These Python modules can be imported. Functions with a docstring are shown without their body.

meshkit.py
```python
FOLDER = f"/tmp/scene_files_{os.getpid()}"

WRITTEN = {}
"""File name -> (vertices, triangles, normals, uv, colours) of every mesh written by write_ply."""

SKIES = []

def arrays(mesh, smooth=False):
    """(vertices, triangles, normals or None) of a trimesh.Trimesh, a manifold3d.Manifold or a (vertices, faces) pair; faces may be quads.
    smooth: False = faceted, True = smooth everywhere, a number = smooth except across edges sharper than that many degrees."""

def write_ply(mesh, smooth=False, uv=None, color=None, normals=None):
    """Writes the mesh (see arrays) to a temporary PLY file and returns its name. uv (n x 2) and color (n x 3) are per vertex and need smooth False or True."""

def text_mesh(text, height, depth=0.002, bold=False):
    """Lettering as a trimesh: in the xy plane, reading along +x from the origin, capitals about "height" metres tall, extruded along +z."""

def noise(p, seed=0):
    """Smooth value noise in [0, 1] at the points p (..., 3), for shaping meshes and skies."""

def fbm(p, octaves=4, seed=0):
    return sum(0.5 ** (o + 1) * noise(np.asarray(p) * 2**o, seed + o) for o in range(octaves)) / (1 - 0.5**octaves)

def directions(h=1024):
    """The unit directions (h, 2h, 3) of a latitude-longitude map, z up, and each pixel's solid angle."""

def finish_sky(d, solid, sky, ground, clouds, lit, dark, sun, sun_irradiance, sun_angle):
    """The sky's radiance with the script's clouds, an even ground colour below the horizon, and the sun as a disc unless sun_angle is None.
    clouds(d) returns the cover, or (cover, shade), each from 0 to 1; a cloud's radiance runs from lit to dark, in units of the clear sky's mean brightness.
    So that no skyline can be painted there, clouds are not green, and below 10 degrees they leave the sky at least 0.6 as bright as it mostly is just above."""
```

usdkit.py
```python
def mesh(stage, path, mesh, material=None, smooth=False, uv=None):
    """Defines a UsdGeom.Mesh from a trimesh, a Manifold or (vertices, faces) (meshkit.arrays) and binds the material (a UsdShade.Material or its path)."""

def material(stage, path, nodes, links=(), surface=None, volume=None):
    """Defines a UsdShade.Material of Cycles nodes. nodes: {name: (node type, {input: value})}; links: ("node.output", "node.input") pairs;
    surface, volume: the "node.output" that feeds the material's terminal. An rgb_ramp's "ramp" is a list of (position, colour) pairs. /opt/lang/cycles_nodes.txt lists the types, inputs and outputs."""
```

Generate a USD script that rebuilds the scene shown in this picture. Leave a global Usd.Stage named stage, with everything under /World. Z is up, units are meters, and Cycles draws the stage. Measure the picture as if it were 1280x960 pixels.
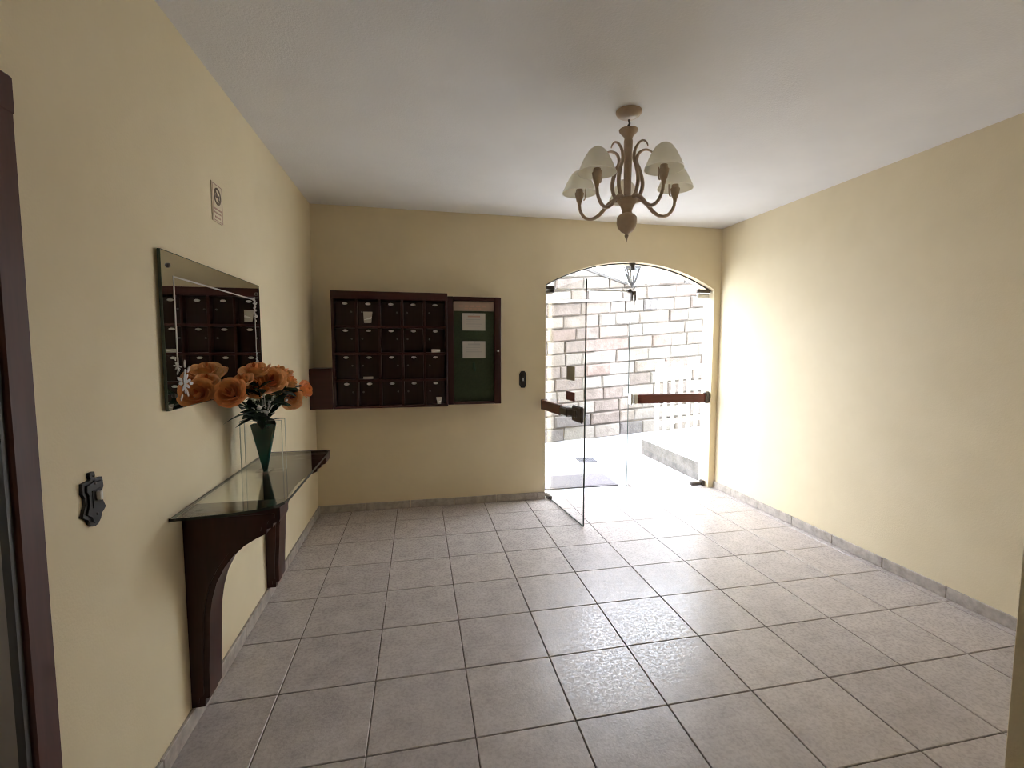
import math, random, numpy as np, trimesh, usdkit, meshkit
from pxr import Usd, UsdGeom, UsdLux, Gf, Sdf, UsdShade
from shapely.geometry import Polygon, box as sbox, Point
from shapely import affinity
from shapely.ops import unary_union

S = 0.41                      # one floor tile in metres: everything below is laid out in floor tiles, z up, y into the room
stage = Usd.Stage.CreateInMemory()
UsdGeom.SetStageUpAxis(stage, 'Z'); UsdGeom.SetStageMetersPerUnit(stage, 1.0)
UsdGeom.Xform.Define(stage, '/World'); UsdGeom.Scope.Define(stage, '/World/Looks')

# ---------------------------------------------------------------- camera, sky, exposure
EXPOSURE = 2.25
cam = UsdGeom.Camera.Define(stage, '/World/camera')
F, YAW, PITCH, ROLL, CX, CY, CZ, SX, SY = 594.62, 0.21260, -0.07641, 0.00236, 2.51354, -10.25404, 3.71220, 11.345, -0.882
cam.CreateHorizontalApertureAttr(36.0); cam.CreateFocalLengthAttr(36.0 * F / 1280)
cam.CreateHorizontalApertureOffsetAttr(-36.0 * SX / 1280); cam.CreateVerticalApertureOffsetAttr(36.0 * SY / 1280)
cam.CreateClippingRangeAttr((0.02, 1000.0)); cam.CreateExposureAttr(EXPOSURE)
fw = np.array([math.sin(YAW) * math.cos(PITCH), math.cos(YAW) * math.cos(PITCH), math.sin(PITCH)])
rt = np.array([math.cos(YAW), -math.sin(YAW), 0]); up = np.cross(rt, fw)
rt, up = math.cos(ROLL) * rt + math.sin(ROLL) * up, -math.sin(ROLL) * rt + math.cos(ROLL) * up
M4 = np.eye(4); M4[0, :3], M4[1, :3], M4[2, :3], M4[3, :3] = rt, up, -fw, np.array([CX, CY, CZ]) * S
cam.AddTransformOp().Set(Gf.Matrix4d(M4.tolist()))

sky = UsdLux.DomeLight.Define(stage, '/World/sky')        # an even overcast sky
sky.CreateIntensityAttr(1.0); sky.CreateColorAttr(Gf.Vec3f(0.90, 0.96, 1.09))

# ---------------------------------------------------------------- room measures (tiles)
X0, X1, Y1, H = 0.30, 10.16, 0.80, 6.73
YB = -13.5                                                 # wall behind the camera
WT = 0.45                                                  # wall thickness
DX0, DX1, SPR, APX = 5.50, 9.98, 5.19, 5.80                # arched doorway
YG = 1.00                                                  # plane of the glass

# ---------------------------------------------------------------- helpers
used = {}
def uniq(parent, name):
    k = (parent, name); n = used.get(k, 0); used[k] = n + 1
    return f'{parent}/{name}' if n == 0 else f'{parent}/{name}_{n:03d}'
LOC = {}
def put(prim, label=None, cat=None, group=None, kind=None):
    for k, v in (('label', label), ('category', cat), ('group', group), ('kind', kind)):
        if v: prim.SetCustomDataByKey(k, v)
    return prim
def thing(name, label=None, cat=None, loc=(0, 0, 0), group=None, kind=None, parent='/World'):
    p = uniq(parent, name); x = UsdGeom.Xform.Define(stage, p)
    x.AddTranslateOp().Set(Gf.Vec3d(*(np.array(loc, float) * S)))
    LOC[p] = np.array(loc, float)
    put(x.GetPrim(), label, cat, group, kind)
    return p
def obj(name, mesh, mat, parent='/World', smooth=False, label=None, cat=None, group=None, kind=None):
    if isinstance(mesh, (list,)): mesh = trimesh.util.concatenate(mesh)
    if isinstance(mesh, trimesh.Trimesh): v, f = np.array(mesh.vertices), np.array(mesh.faces)
    else: v, f = np.asarray(mesh[0], float), np.asarray(mesh[1], int)
    off = np.zeros(3); q = parent
    while q not in ('/World', ''): off = off + LOC.get(q, 0); q = q.rsplit('/', 1)[0]
    p = uniq(parent, name)
    usdkit.mesh(stage, p, trimesh.Trimesh((v - off) * S, f, process=False), MAT[mat], smooth=smooth)
    put(stage.GetPrimAtPath(p), label, cat, group, kind)
    return p
def bx(x0, x1, y0, y1, z0, z1, c=0.0):
    """a box, chamfered by c"""
    if c <= 0:
        m = trimesh.creation.box((x1 - x0, y1 - y0, z1 - z0)); m.apply_translation(((x0 + x1) / 2, (y0 + y1) / 2, (z0 + z1) / 2)); return m
    pts = []
    for sx in (0, 1):
        for sy in (0, 1):
            for sz in (0, 1):
                P = np.array([(x0, x1)[sx], (y0, y1)[sy], (z0, z1)[sz]]); d = np.array([1 - 2 * sx, 1 - 2 * sy, 1 - 2 * sz]) * c
                for k in range(3):
                    q = P + d; q[k] = P[k]; pts.append(q)
    return trimesh.convex.convex_hull(np.array(pts))
def ext(poly, d, origin, U, V):
    """a flat outline in the plane (origin, U, V), extruded by d along U x V"""
    U, V = np.array(U, float), np.array(V, float); N = np.cross(U, V)
    polys = getattr(poly, 'geoms', [poly]); out = []
    for g in polys:
        if g.is_empty or g.geom_type != 'Polygon': continue
        m = trimesh.creation.extrude_polygon(g, abs(d), engine='earcut')
        v = np.array(m.vertices); z = v[:, 2] if d > 0 else v[:, 2] - abs(d)
        w = np.array(origin, float) + v[:, :1] * U + v[:, 1:2] * V + z[:, None] * N
        out.append(trimesh.Trimesh(w, m.faces, process=False))
    return trimesh.util.concatenate(out)
def spline(pts, n=8):
    P = np.array(pts, float); P = np.vstack([2 * P[0] - P[1], P, 2 * P[-1] - P[-2]]); out = []
    for i in range(1, len(P) - 2):
        for t in np.linspace(0, 1, n, endpoint=False):
            a, b, c, d = P[i - 1:i + 3]
            out.append(.5 * ((2 * b) + (-a + c) * t + (2 * a - 5 * b + 4 * c - d) * t * t + (-a + 3 * b - 3 * c + d) * t ** 3))
    out.append(P[-2]); return np.array(out)
def tube(pts, r, sides=8, caps=True):
    p = np.asarray(pts, float); n = len(p); r = np.interp(np.linspace(0, 1, n), np.linspace(0, 1, np.size(r)), np.atleast_1d(r)) if np.size(r) > 1 else np.full(n, float(np.squeeze(r)))
    t = np.gradient(p, axis=0); t /= np.linalg.norm(t, axis=1, keepdims=True) + 1e-12
    a = np.cross(t[0], [0.31, 0.17, 0.93]); a /= np.linalg.norm(a); v = []
    ang = np.arange(sides) * 2 * np.pi / sides
    for i in range(n):
        a = a - t[i] * (a @ t[i]); a /= np.linalg.norm(a); b = np.cross(t[i], a)
        v.append(p[i] + r[i] * (np.cos(ang)[:, None] * a + np.sin(ang)[:, None] * b))
    v = np.vstack(v); f = []
    for i in range(n - 1):
        for j in range(sides):
            k = (j + 1) % sides; A, B, C, D = i * sides + j, i * sides + k, (i + 1) * sides + k, (i + 1) * sides + j
            f += [[A, B, C], [A, C, D]]
    if caps:
        v = np.vstack([v, p[0], p[-1]]); m = len(v)
        for j in range(sides):
            k = (j + 1) % sides; f += [[m - 2, k, j], [m - 1, (n - 1) * sides + j, (n - 1) * sides + k]]
    return trimesh.Trimesh(v, f, process=False)
def lathe(prof, loc, seg=28, axis=(0, 0, 1)):
    m = trimesh.creation.revolve(np.array(prof, float), sections=seg)
    if tuple(axis) != (0, 0, 1): m.apply_transform(trimesh.geometry.align_vectors((0, 0, 1), axis))
    m.apply_translation(loc); return m
def ellipse(cx, cy, a, b, n=20): return Polygon([(cx + a * math.cos(t), cy + b * math.sin(t)) for t in np.linspace(0, 2 * math.pi, n, endpoint=False)])

# ---------------------------------------------------------------- materials
MAT = {}
def mat(name, nodes, links, surface='p.BSDF'):
    MAT[name] = usdkit.material(stage, f'/World/Looks/{name}', nodes, links, surface=surface)
def plain(name, col, rough=0.5, metal=0.0, spec=0.5, **kw):
    mat(name, {'p': ('principled_bsdf', dict(base_color=col, roughness=rough, metallic=metal, specular_ior_level=spec, **kw))}, [])
def mottled(name, c0, c1, scale, rough=0.5, bump=0.0, bscale=None, detail=4, spec=0.5, mid=(0.35, 0.65), dist=0.01, rvar=0.0):
    n = {'g': ('geometry', {}), 'n': ('noise_texture', dict(scale=scale, detail=detail, roughness=0.6)), 'r': ('rgb_ramp', {'ramp': [(mid[0], c0), (mid[1], c1)]}),
         'p': ('principled_bsdf', dict(roughness=rough, specular_ior_level=spec))}
    l = [('g.position', 'n.vector'), ('n.fac', 'r.fac'), ('r.color', 'p.base_color')]
    if bump:
        n['b'] = ('noise_texture', dict(scale=bscale or scale * 4, detail=3)); n['bp'] = ('bump', dict(strength=bump, distance=dist))
        l += [('g.position', 'b.vector'), ('b.fac', 'bp.height'), ('bp.normal', 'p.normal')]
    if rvar:
        n['m'] = ('map_range', dict(from_min=0.3, from_max=0.7, to_min=rough - rvar, to_max=rough + rvar, clamp=True))
        l += [('n.fac', 'm.value'), ('m.result', 'p.roughness')]
    mat(name, n, l)
mottled('cream_paint', (0.78, 0.665, 0.445), (0.81, 0.695, 0.475), 3.0, rough=0.6, bump=0.10, bscale=130, spec=0.3)
mottled('ceiling_paint', (0.83, 0.815, 0.80), (0.86, 0.845, 0.83), 2.5, rough=0.8, bump=0.15, bscale=110, spec=0.2)
mottled('white_paint', (0.86, 0.86, 0.85), (0.90, 0.90, 0.89), 2.0, rough=0.6)
for i, (a, b) in enumerate((((0.43, 0.38, 0.36), (0.58, 0.52, 0.49)), ((0.41, 0.36, 0.34), (0.56, 0.50, 0.475)), ((0.45, 0.395, 0.37), (0.59, 0.525, 0.49)))):
    # glazed tile: clouded colour, finely pitted glaze whose gloss varies in spots
    mat(f'floor_tile_{"abc"[i]}', {'g': ('geometry', {}), 'n': ('noise_texture', dict(scale=7.0 + 2 * i, detail=7, roughness=0.68)), 'r': ('rgb_ramp', {'ramp': [(0.33, a), (0.67, b)]}),
        's': ('noise_texture', dict(scale=64, detail=2.5, roughness=0.5)), 'q': ('map_range', dict(from_min=0.43, from_max=0.60, to_min=0.42, to_max=0.18, clamp=True)),
        'b': ('noise_texture', dict(scale=105, detail=3)), 'bp': ('bump', dict(strength=0.22, distance=0.003)), 'p': ('principled_bsdf', dict(specular_ior_level=0.5))},
        [('g.position', 'n.vector'), ('n.fac', 'r.fac'), ('r.color', 'p.base_color'), ('g.position', 's.vector'), ('s.fac', 'q.value'), ('q.result', 'p.roughness'), ('g.position', 'b.vector'), ('b.fac', 'bp.height'), ('bp.normal', 'p.normal')])
plain('grout', (0.13, 0.10, 0.08), 0.9)
mottled('skirting_stone', (0.34, 0.295, 0.25), (0.52, 0.46, 0.40), 16, rough=0.4)
def wood(name, c0, c1, rough=0.35, sc=(18, 18, 2.2)):
    mat(name, {'g': ('geometry', {}), 'm': ('mapping', dict(scale=sc)), 'n': ('noise_texture', dict(scale=2.0, detail=5, roughness=0.6, distortion=0.4)),
               'r': ('rgb_ramp', {'ramp': [(0.3, c0), (0.7, c1)]}), 'p': ('principled_bsdf', dict(roughness=rough, specular_ior_level=0.3))},
        [('g.position', 'm.vector'), ('m.vector', 'n.vector'), ('n.fac', 'r.fac'), ('r.color', 'p.base_color')])
wood('mahogany', (0.032, 0.0095, 0.008), (0.056, 0.0165, 0.013))
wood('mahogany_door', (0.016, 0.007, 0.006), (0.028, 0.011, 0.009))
wood('mahogany_across', (0.042, 0.012, 0.009), (0.070, 0.020, 0.015), sc=(2.2, 18, 18))
wood('casing_wood', (0.060, 0.022, 0.016), (0.10, 0.036, 0.026), rough=0.4)
wood('bar_wood', (0.085, 0.022, 0.015), (0.14, 0.036, 0.025), rough=0.3, sc=(2.2, 2.2, 18))
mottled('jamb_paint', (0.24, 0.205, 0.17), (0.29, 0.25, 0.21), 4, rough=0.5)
plain('dark_metal', (0.10, 0.085, 0.075), 0.4, 0.8)
plain('black_iron', (0.022, 0.020, 0.019), 0.5, 0.3)
plain('chrome', (0.55, 0.54, 0.52), 0.25, 1.0)
plain('dark_bead', (0.05, 0.045, 0.04), 0.5)
plain('label_white', (0.93, 0.92, 0.88), 0.4)
plain('paper', (0.60, 0.56, 0.50), 0.8)
plain('print_grey', (0.48, 0.46, 0.42), 0.8)
plain('print_red', (0.52, 0.33, 0.25), 0.8)
plain('print_dark', (0.16, 0.11, 0.075), 0.8)
plain('sign_paper', (0.76, 0.64, 0.46), 0.6)
plain('header_card', (0.42, 0.31, 0.235), 0.7)
mottled('green_felt', (0.042, 0.055, 0.031), (0.056, 0.070, 0.040), 60, rough=0.95, spec=0.1)
plain('green_plastic', (0.006, 0.035, 0.014), 0.6)
mottled('beige_enamel', (0.45, 0.33, 0.225), (0.53, 0.40, 0.28), 20, rough=0.35)
mat('mirror_silver', {'p': ('principled_bsdf', dict(base_color=(0.80, 0.82, 0.79), metallic=1.0, roughness=0.012))}, [])
plain('mirror_edge', (0.06, 0.09, 0.06), 0.25)
plain('etched_glass', (0.44, 0.43, 0.40), 0.6)
def pane(name, tint, f0=0.035, gloss=(1, 1, 1)):
    mat(name, {'t': ('transparent_bsdf', dict(color=tint)), 'g': ('glossy_bsdf', dict(color=gloss, roughness=0.0)), 'lw': ('layer_weight', dict(blend=0.5)),
               'pw': ('math', dict(math_type='power', value2=5.0)), 'ml': ('math', dict(math_type='multiply_add', value2=0.9, value3=f0)), 'x': ('mix_closure', {})},
        [('lw.facing', 'pw.value1'), ('pw.value', 'ml.value1'), ('ml.value', 'x.fac'), ('t.BSDF', 'x.closure1'), ('g.BSDF', 'x.closure2')], surface='x.closure')
pane('door_glass', (0.965, 0.975, 0.97)); pane('shelf_glass', (0.92, 0.94, 0.92), f0=0.05); pane('clear_acrylic', (0.985, 0.99, 0.985), f0=0.006); pane('lantern_glass', (0.93, 0.94, 0.94))
plain('glass_edge', (0.045, 0.06, 0.05), 0.2)
plain('shelf_edge', (0.035, 0.04, 0.032), 0.3, 0, 0.3)
plain('acrylic_edge', (0.42, 0.43, 0.33), 0.3)
mat('green_glass', {'p': ('principled_bsdf', dict(base_color=(0.006, 0.085, 0.065), roughness=0.2, specular_ior_level=0.5)), 't': ('translucent_bsdf', dict(color=(0.02, 0.22, 0.16))), 'x': ('mix_closure', dict(fac=0.35))},
    [('p.BSDF', 'x.closure1'), ('t.BSDF', 'x.closure2')], surface='x.closure')
mat('frosted_shade', {'p': ('principled_bsdf', dict(base_color=(0.90, 0.87, 0.77), roughness=0.3)), 't': ('translucent_bsdf', dict(color=(0.98, 0.96, 0.87))), 'x': ('mix_closure', dict(fac=0.6))},
    [('p.BSDF', 'x.closure1'), ('t.BSDF', 'x.closure2')], surface='x.closure')
def thin(name, c, tc, rough=0.6, fac=0.3, sc=40):
    mat(name, {'g': ('geometry', {}), 'n': ('noise_texture', dict(scale=sc, detail=3)), 'r': ('rgb_ramp', {'ramp': [(0.3, tuple(np.array(c) * 0.82)), (0.7, tuple(np.array(c) * 1.12))]}),
               'p': ('principled_bsdf', dict(roughness=rough)), 't': ('translucent_bsdf', dict(color=tc)), 'x': ('mix_closure', dict(fac=fac))},
        [('g.position', 'n.vector'), ('n.fac', 'r.fac'), ('r.color', 'p.base_color'), ('p.BSDF', 'x.closure1'), ('t.BSDF', 'x.closure2')], surface='x.closure')
thin('petal_orange', (0.90, 0.40, 0.155), (0.92, 0.42, 0.15), fac=.15); thin('petal_peach', (0.94, 0.52, 0.25), (0.92, 0.48, 0.20), fac=.15); thin('petal_amber', (0.86, 0.45, 0.175), (0.88, 0.44, 0.16), fac=.15); thin('petal_deep', (0.62, 0.17, 0.045), (0.7, 0.2, 0.05), fac=.15)
thin('dark_leaf', (0.018, 0.040, 0.018), (0.02, 0.06, 0.02), fac=0.15); thin('stem_green', (0.05, 0.085, 0.035), (0.03, 0.06, 0.02), fac=0.1)
plain('filler_white', (0.80, 0.79, 0.72), 0.7)
STONES = []
for i, (a, b) in enumerate((((0.122, 0.101, 0.081), (0.171, 0.149, 0.126)), ((0.135, 0.117, 0.099), (0.180, 0.162, 0.140)), ((0.104, 0.086, 0.072), (0.153, 0.126, 0.108)), ((0.113, 0.086, 0.070), (0.162, 0.126, 0.108)), ((0.077, 0.070, 0.065), (0.131, 0.117, 0.108)), ((0.144, 0.131, 0.110), (0.189, 0.173, 0.151)))):
    n = f'sandstone_{"abcdef"[i]}'; STONES.append(n); mottled(n, a, b, 5 + i, rough=0.9, bump=0.5, bscale=30, detail=6, spec=0.2, dist=0.02)
mottled('mortar', (0.10, 0.084, 0.068), (0.14, 0.118, 0.096), 8, rough=0.95)
mottled('coping_dark', (0.06, 0.055, 0.05), (0.11, 0.10, 0.09), 9, rough=0.9)
mottled('kerb_stone', (0.10, 0.09, 0.08), (0.20, 0.18, 0.16), 7, rough=0.9, bump=0.4, bscale=25)
mottled('concrete', (0.38, 0.38, 0.385), (0.46, 0.46, 0.46), 3, rough=0.85)
mottled('mat_fibre', (0.115, 0.105, 0.11), (0.15, 0.14, 0.14), 80, rough=1.0, spec=0.1)
plain('grate_metal', (0.10, 0.10, 0.11), 0.6, 0.3)
plain('toggle', (0.80, 0.80, 0.78), 0.3)
plain('sticker_olive', (0.40, 0.36, 0.25), 0.6); plain('sticker_red', (0.24, 0.075, 0.055), 0.6)

# ---------------------------------------------------------------- the setting
# floor: every tile its own piece on a bed of grout
fl = thing('floor', 'glossy grey-beige ceramic tile floor of the lobby', kind='structure')
obj('grout_bed', bx(X0 - .1, X1 + .1, YB - .1, YG - .05, -0.3, -0.012), 'grout', fl)
rng = random.Random(4)
def tile(x0, x1, y0, y1, z=0.0, g=0.0058, b=0.006, t=0.05):
    x0, x1, y0, y1 = x0 + g, x1 - g, y0 + g, y1 - g
    v = [(x0, y0, z - t), (x1, y0, z - t), (x1, y1, z - t), (x0, y1, z - t), (x0, y0, z - b), (x1, y0, z - b), (x1, y1, z - b), (x0, y1, z - b), (x0 + b, y0 + b, z), (x1 - b, y0 + b, z), (x1 - b, y1 - b, z), (x0 + b, y1 - b, z)]
    f = [[8, 9, 10], [8, 10, 11]]
    for k in range(4):
        j = (k + 1) % 4; f += [[k, j, 4 + j], [k, 4 + j, 4 + k], [4 + k, 4 + j, 8 + j], [4 + k, 8 + j, 8 + k]]
    return np.array(v), np.array(f)
xs = [X0] + list(range(1, 11)) + [X1]; ys = list(range(-13, 1)) + [YG - .06]
ys = [YB] + ys
for i in range(len(xs) - 1):
    for j in range(len(ys) - 1):
        v, f = tile(xs[i], xs[i + 1], ys[j], ys[j + 1])
        if max(abs(xs[i + 1] - xs[i]), 0) < .03: continue
        v = v + [0, 0, 0]; v[8:, 2] += (v[8:, 0] - v[8:, 0].mean()) * rng.uniform(-.0012, .0012) + (v[8:, 1] - v[8:, 1].mean()) * rng.uniform(-.0012, .0012)
        obj('tile', (v, f), 'floor_tile_' + rng.choice('abc'), fl)
# walls
def arch_outline(n=40):
    hc = (DX1 - DX0) / 2; sag = APX - SPR; R = (hc * hc + sag * sag) / (2 * sag); cx, cz = (DX0 + DX1) / 2, APX - R
    a0 = math.asin(hc / R)
    return [(cx + R * math.sin(a), cz + R * math.cos(a)) for a in np.linspace(-a0, a0, n)]
ARCH = arch_outline()
hole = Polygon([(DX0, -1)] + ARCH + [(DX1, -1)])
back = sbox(X0 - .6, -0.3, X1 + .6, H + .6).difference(hole)
obj('wall_back', ext(back, -WT, (0, Y1, 0), (1, 0, 0), (0, 0, 1)), 'cream_paint', kind='structure', label='cream back wall with the arched glass entrance')
dh = sbox(-9.25, -0.3, -7.17, 4.98)                        # doorway in the left wall (y, z)
left = sbox(YB - .6, -0.3, Y1 + .05, H + .6).difference(dh)
obj('wall_left', ext(left, -0.59, (X0, 0, 0), (0, 1, 0), (0, 0, 1)), 'cream_paint', kind='structure', label='cream left wall with mirror and doorway')
obj('wall_right', bx(X1, X1 + .5, YB - .6, Y1 + .05, -.3, H + .6), 'cream_paint', kind='structure', label='bare cream right wall')
obj('wall_front', bx(X0 - .4, X1 + .6, YB - .5, YB, -.3, H + .6), 'cream_paint', kind='structure', label='cream wall behind the camera')
obj('wall_partition', bx(5.63, X1 + .05, -8.75, -8.42, -.02, H + .05, .008), 'cream_paint', kind='structure', label='end of a cream partition wall close to the camera')
obj('ceiling', bx(X0 - .4, X1 + .6, YB - .6, Y1 + WT, H, H + .5), 'ceiling_paint', kind='structure', label='plain off-white ceiling')
# the room beyond the left doorway
hall = thing('wall_hall', 'cream walls of the passage beyond the left doorway', kind='structure')
obj('hall_side', bx(-3.2, X0 - .5, -6.4, -6.1, -.3, 6.5), 'cream_paint', hall); obj('hall_side', ext(sbox(-3.2, -.3, X0 - .5, 6.5).difference(sbox(-2.5, 3.6, -1.6, 5.2)), .3, (0, -10.3, 0), (1, 0, 0), (0, 0, 1)), 'cream_paint', hall)
w2 = thing('added_window_2', 'small unseen window added to light the passage', loc=(-2.05, -10.4, 3.6), kind='structure')  # out of view; window and its opening added to brighten passage and jamb
obj('added_window_frame', [bx(-2.55, -1.55, -10.45, -10.35, z, z + .08, .01) for z in (3.56, 5.16)] + [bx(x, x + .08, -10.45, -10.35, 3.6, 5.2, .01) for x in (-2.55, -2.09, -1.63)], 'white_paint', w2); obj('pane', bx(-2.5, -1.6, -10.41, -10.39, 3.62, 5.18), 'door_glass', w2)
obj('hall_end', bx(-3.5, -3.2, -10.6, -6.1, -.3, 6.5), 'cream_paint', hall); obj('hall_ceiling', bx(-3.5, X0 - .5, -10.6, -6.1, 6.4, 6.7), 'ceiling_paint', hall)
obj('hall_floor', bx(-3.5, X0 + .0, -10.6, -6.1, -.3, -.01), 'floor_tile_a', hall)
# skirting of cut stone, in pieces
def skirting(name, label, pieces):
    s = thing(name, label, kind='structure')
    for p in pieces: obj('skirting_tile', p, 'skirting_stone', s)
SK, ST = 0.175, 0.035
cuts = lambda a, b, step, o: [a] + [c for c in np.arange(math.ceil(a / step) * step + o, b, step) if a + .1 < c < b - .1] + [b]
seg = lambda c: list(zip(c[:-1], c[1:]))
skirting('baseboard_left', 'low beige stone skirting along the left wall', [bx(X0, X0 + ST, a + .004, b - .004, 0.002, SK, .006) for a, b in seg(cuts(-6.84, Y1, 1.0, .12))])
skirting('baseboard_back', 'low beige stone skirting along the back wall', [bx(a + .004, b - .004, Y1 - ST, Y1, 0.002, SK, .006) for a, b in seg(cuts(X0 + ST, DX0, 1.0, .3))])
skirting('baseboard_right', 'low beige stone skirting along the right wall', [bx(X1 - ST, X1, a + .004, b - .004, 0.002, SK, .006) for a, b in seg(cuts(-8.4, Y1, 1.0, .07))])
# doorway in the left wall: mahogany casing, painted lining
d1 = thing('door_1', 'open doorway with dark mahogany casing at the left edge', loc=(X0, -8.2, 0), kind='structure')
CZ1 = 5.19
def casing(y0, y1, z0, z1): return [bx(X0, X0 + .045, y0, y1, z0, z1, .010)]
obj('casing_side', bx(X0, X0 + .045, -7.17, -6.98, 0, CZ1, .012), 'casing_wood', d1); obj('casing_side', bx(X0, X0 + .05, -9.47, -9.25, 0, CZ1, .012), 'casing_wood', d1)
obj('casing_head', bx(X0, X0 + .052, -9.25, -6.98, 4.98, CZ1, .012), 'casing_wood', d1)
obj('door_stop', [bx(X0 - .02, X0 + .02, -7.205, -7.165, 0, 4.98), bx(X0 - .02, X0 + .02, -9.255, -9.215, 0, 4.98)], 'dark_bead', d1)
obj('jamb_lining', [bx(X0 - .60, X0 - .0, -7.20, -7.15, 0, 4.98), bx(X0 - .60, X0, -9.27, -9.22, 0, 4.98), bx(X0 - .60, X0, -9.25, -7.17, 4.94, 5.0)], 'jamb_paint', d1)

# ---------------------------------------------------------------- glass entrance: fixed arched light, a shut leaf and an open leaf
GT = 0.024                                                  # 10 mm glass
TR = 5.12                                                   # underside of the arched light
w1 = thing('window_1', 'fixed arched glass light above the entrance doors', loc=(7.74, YG, TR), kind='structure')
top = Polygon([(DX0, TR)] + ARCH + [(DX1, TR)])
obj('pane', ext(top.buffer(-.008), GT, (0, YG + GT / 2, 0), (1, 0, 0), (0, 0, 1)), 'door_glass', w1)
arcpts = np.array([(x, YG, z) for x, z in ARCH])
obj('seal', tube(arcpts + [0, -.005, -.012], .016, 6), 'dark_bead', w1, label='dark seal around the arch')
obj('edge_strip', bx(DX0 + .02, 7.72, YG - .02, YG + .02, TR - .03, TR + .012, .004), 'white_paint', w1, label='white lower edge')
obj('clip', lathe([(0, -.10), (.045, -.10), (.06, 0), (.085, .06), (0, .06)], (7.76, YG - .06, APX - .07), 14), 'dark_metal', w1, True)
def patch(y0, y1): return [bx(y0[0], y0[1], YG - .045, YG + .045, y1[0], y1[1], .012)]
obj('patch_fitting', bx(DX1 - .36, DX1 - .02, YG - .05, YG + .05, TR + .005, TR + .095, .012), 'dark_metal', w1)
obj('patch_fitting', [bx(DX0, DX0 + .27, YG - .05, YG + .05, TR - .02, TR + .07, .012), bx(DX0 + .12, DX0 + .20, YG - .05, YG + .05, TR - .13, TR - .02, .012)], 'dark_metal', w1)
obj('lock_keep', lathe([(0, -.05), (.05, -.045), (.055, .04), (0, .045)], (7.72, YG, TR - .0), 14, (0, 1, 0)), 'dark_metal', w1, 30)

d3 = thing('door_3', 'shut right-hand glass door leaf with reddish-brown push bar', loc=(8.85, YG, 0), kind='structure')
RX0, RX1 = 7.75, 9.94
obj('pane', bx(RX0, RX1, YG - GT / 2, YG + GT / 2, 0.03, TR - .03), 'door_glass', d3)
obj('glass_edge', bx(RX0 - .008, RX0 + .002, YG - GT / 2, YG + GT / 2, 0.03, TR - .03), 'glass_edge', d3)
obj('patch_fitting', bx(DX1 - .36, DX1 - .03, YG - .045, YG + .045, TR - .13, TR - .035, .012), 'chrome', d3)
obj('patch_fitting', [bx(DX1 - .38, DX1 - .05, YG - .05, YG + .05, 0.02, .11, .012), bx(DX1 - .10, DX1 - .02, YG - .09, YG + .06, 0.012, .16, .012)], 'dark_metal', d3)
obj('corner_lock', [bx(RX0 + .02, RX0 + .14, YG - .05, YG + .05, TR - .10, TR + .0, .012), bx(RX0 + .02, RX0 + .055, YG - .05, YG + .05, TR - .24, TR - .1, .006), bx(RX0 + .105, RX0 + .14, YG - .05, YG + .05, TR - .24, TR - .1, .006)], 'dark_metal', d3)
obj('floor_lock', lathe([(0, -.05), (.045, -.05), (.045, .05), (0, .05)], (RX0 + .07, YG - .01, .12), 14, (0, 1, 0)), 'chrome', d3, 30)
pb = obj('push_bar', bx(RX0 + .19, DX1 - .15, YG - .19, YG - .10, 2.285, 2.515, .012), 'bar_wood', d3)
obj('bar_end', [bx(RX0 + .07, RX0 + .19, YG - .20, YG - .02, 2.27, 2.53, .02), bx(RX0 - .01, RX0 + .035, YG - .20, YG - .0, 2.25, 2.55, .012)], 'chrome', d3)
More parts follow.
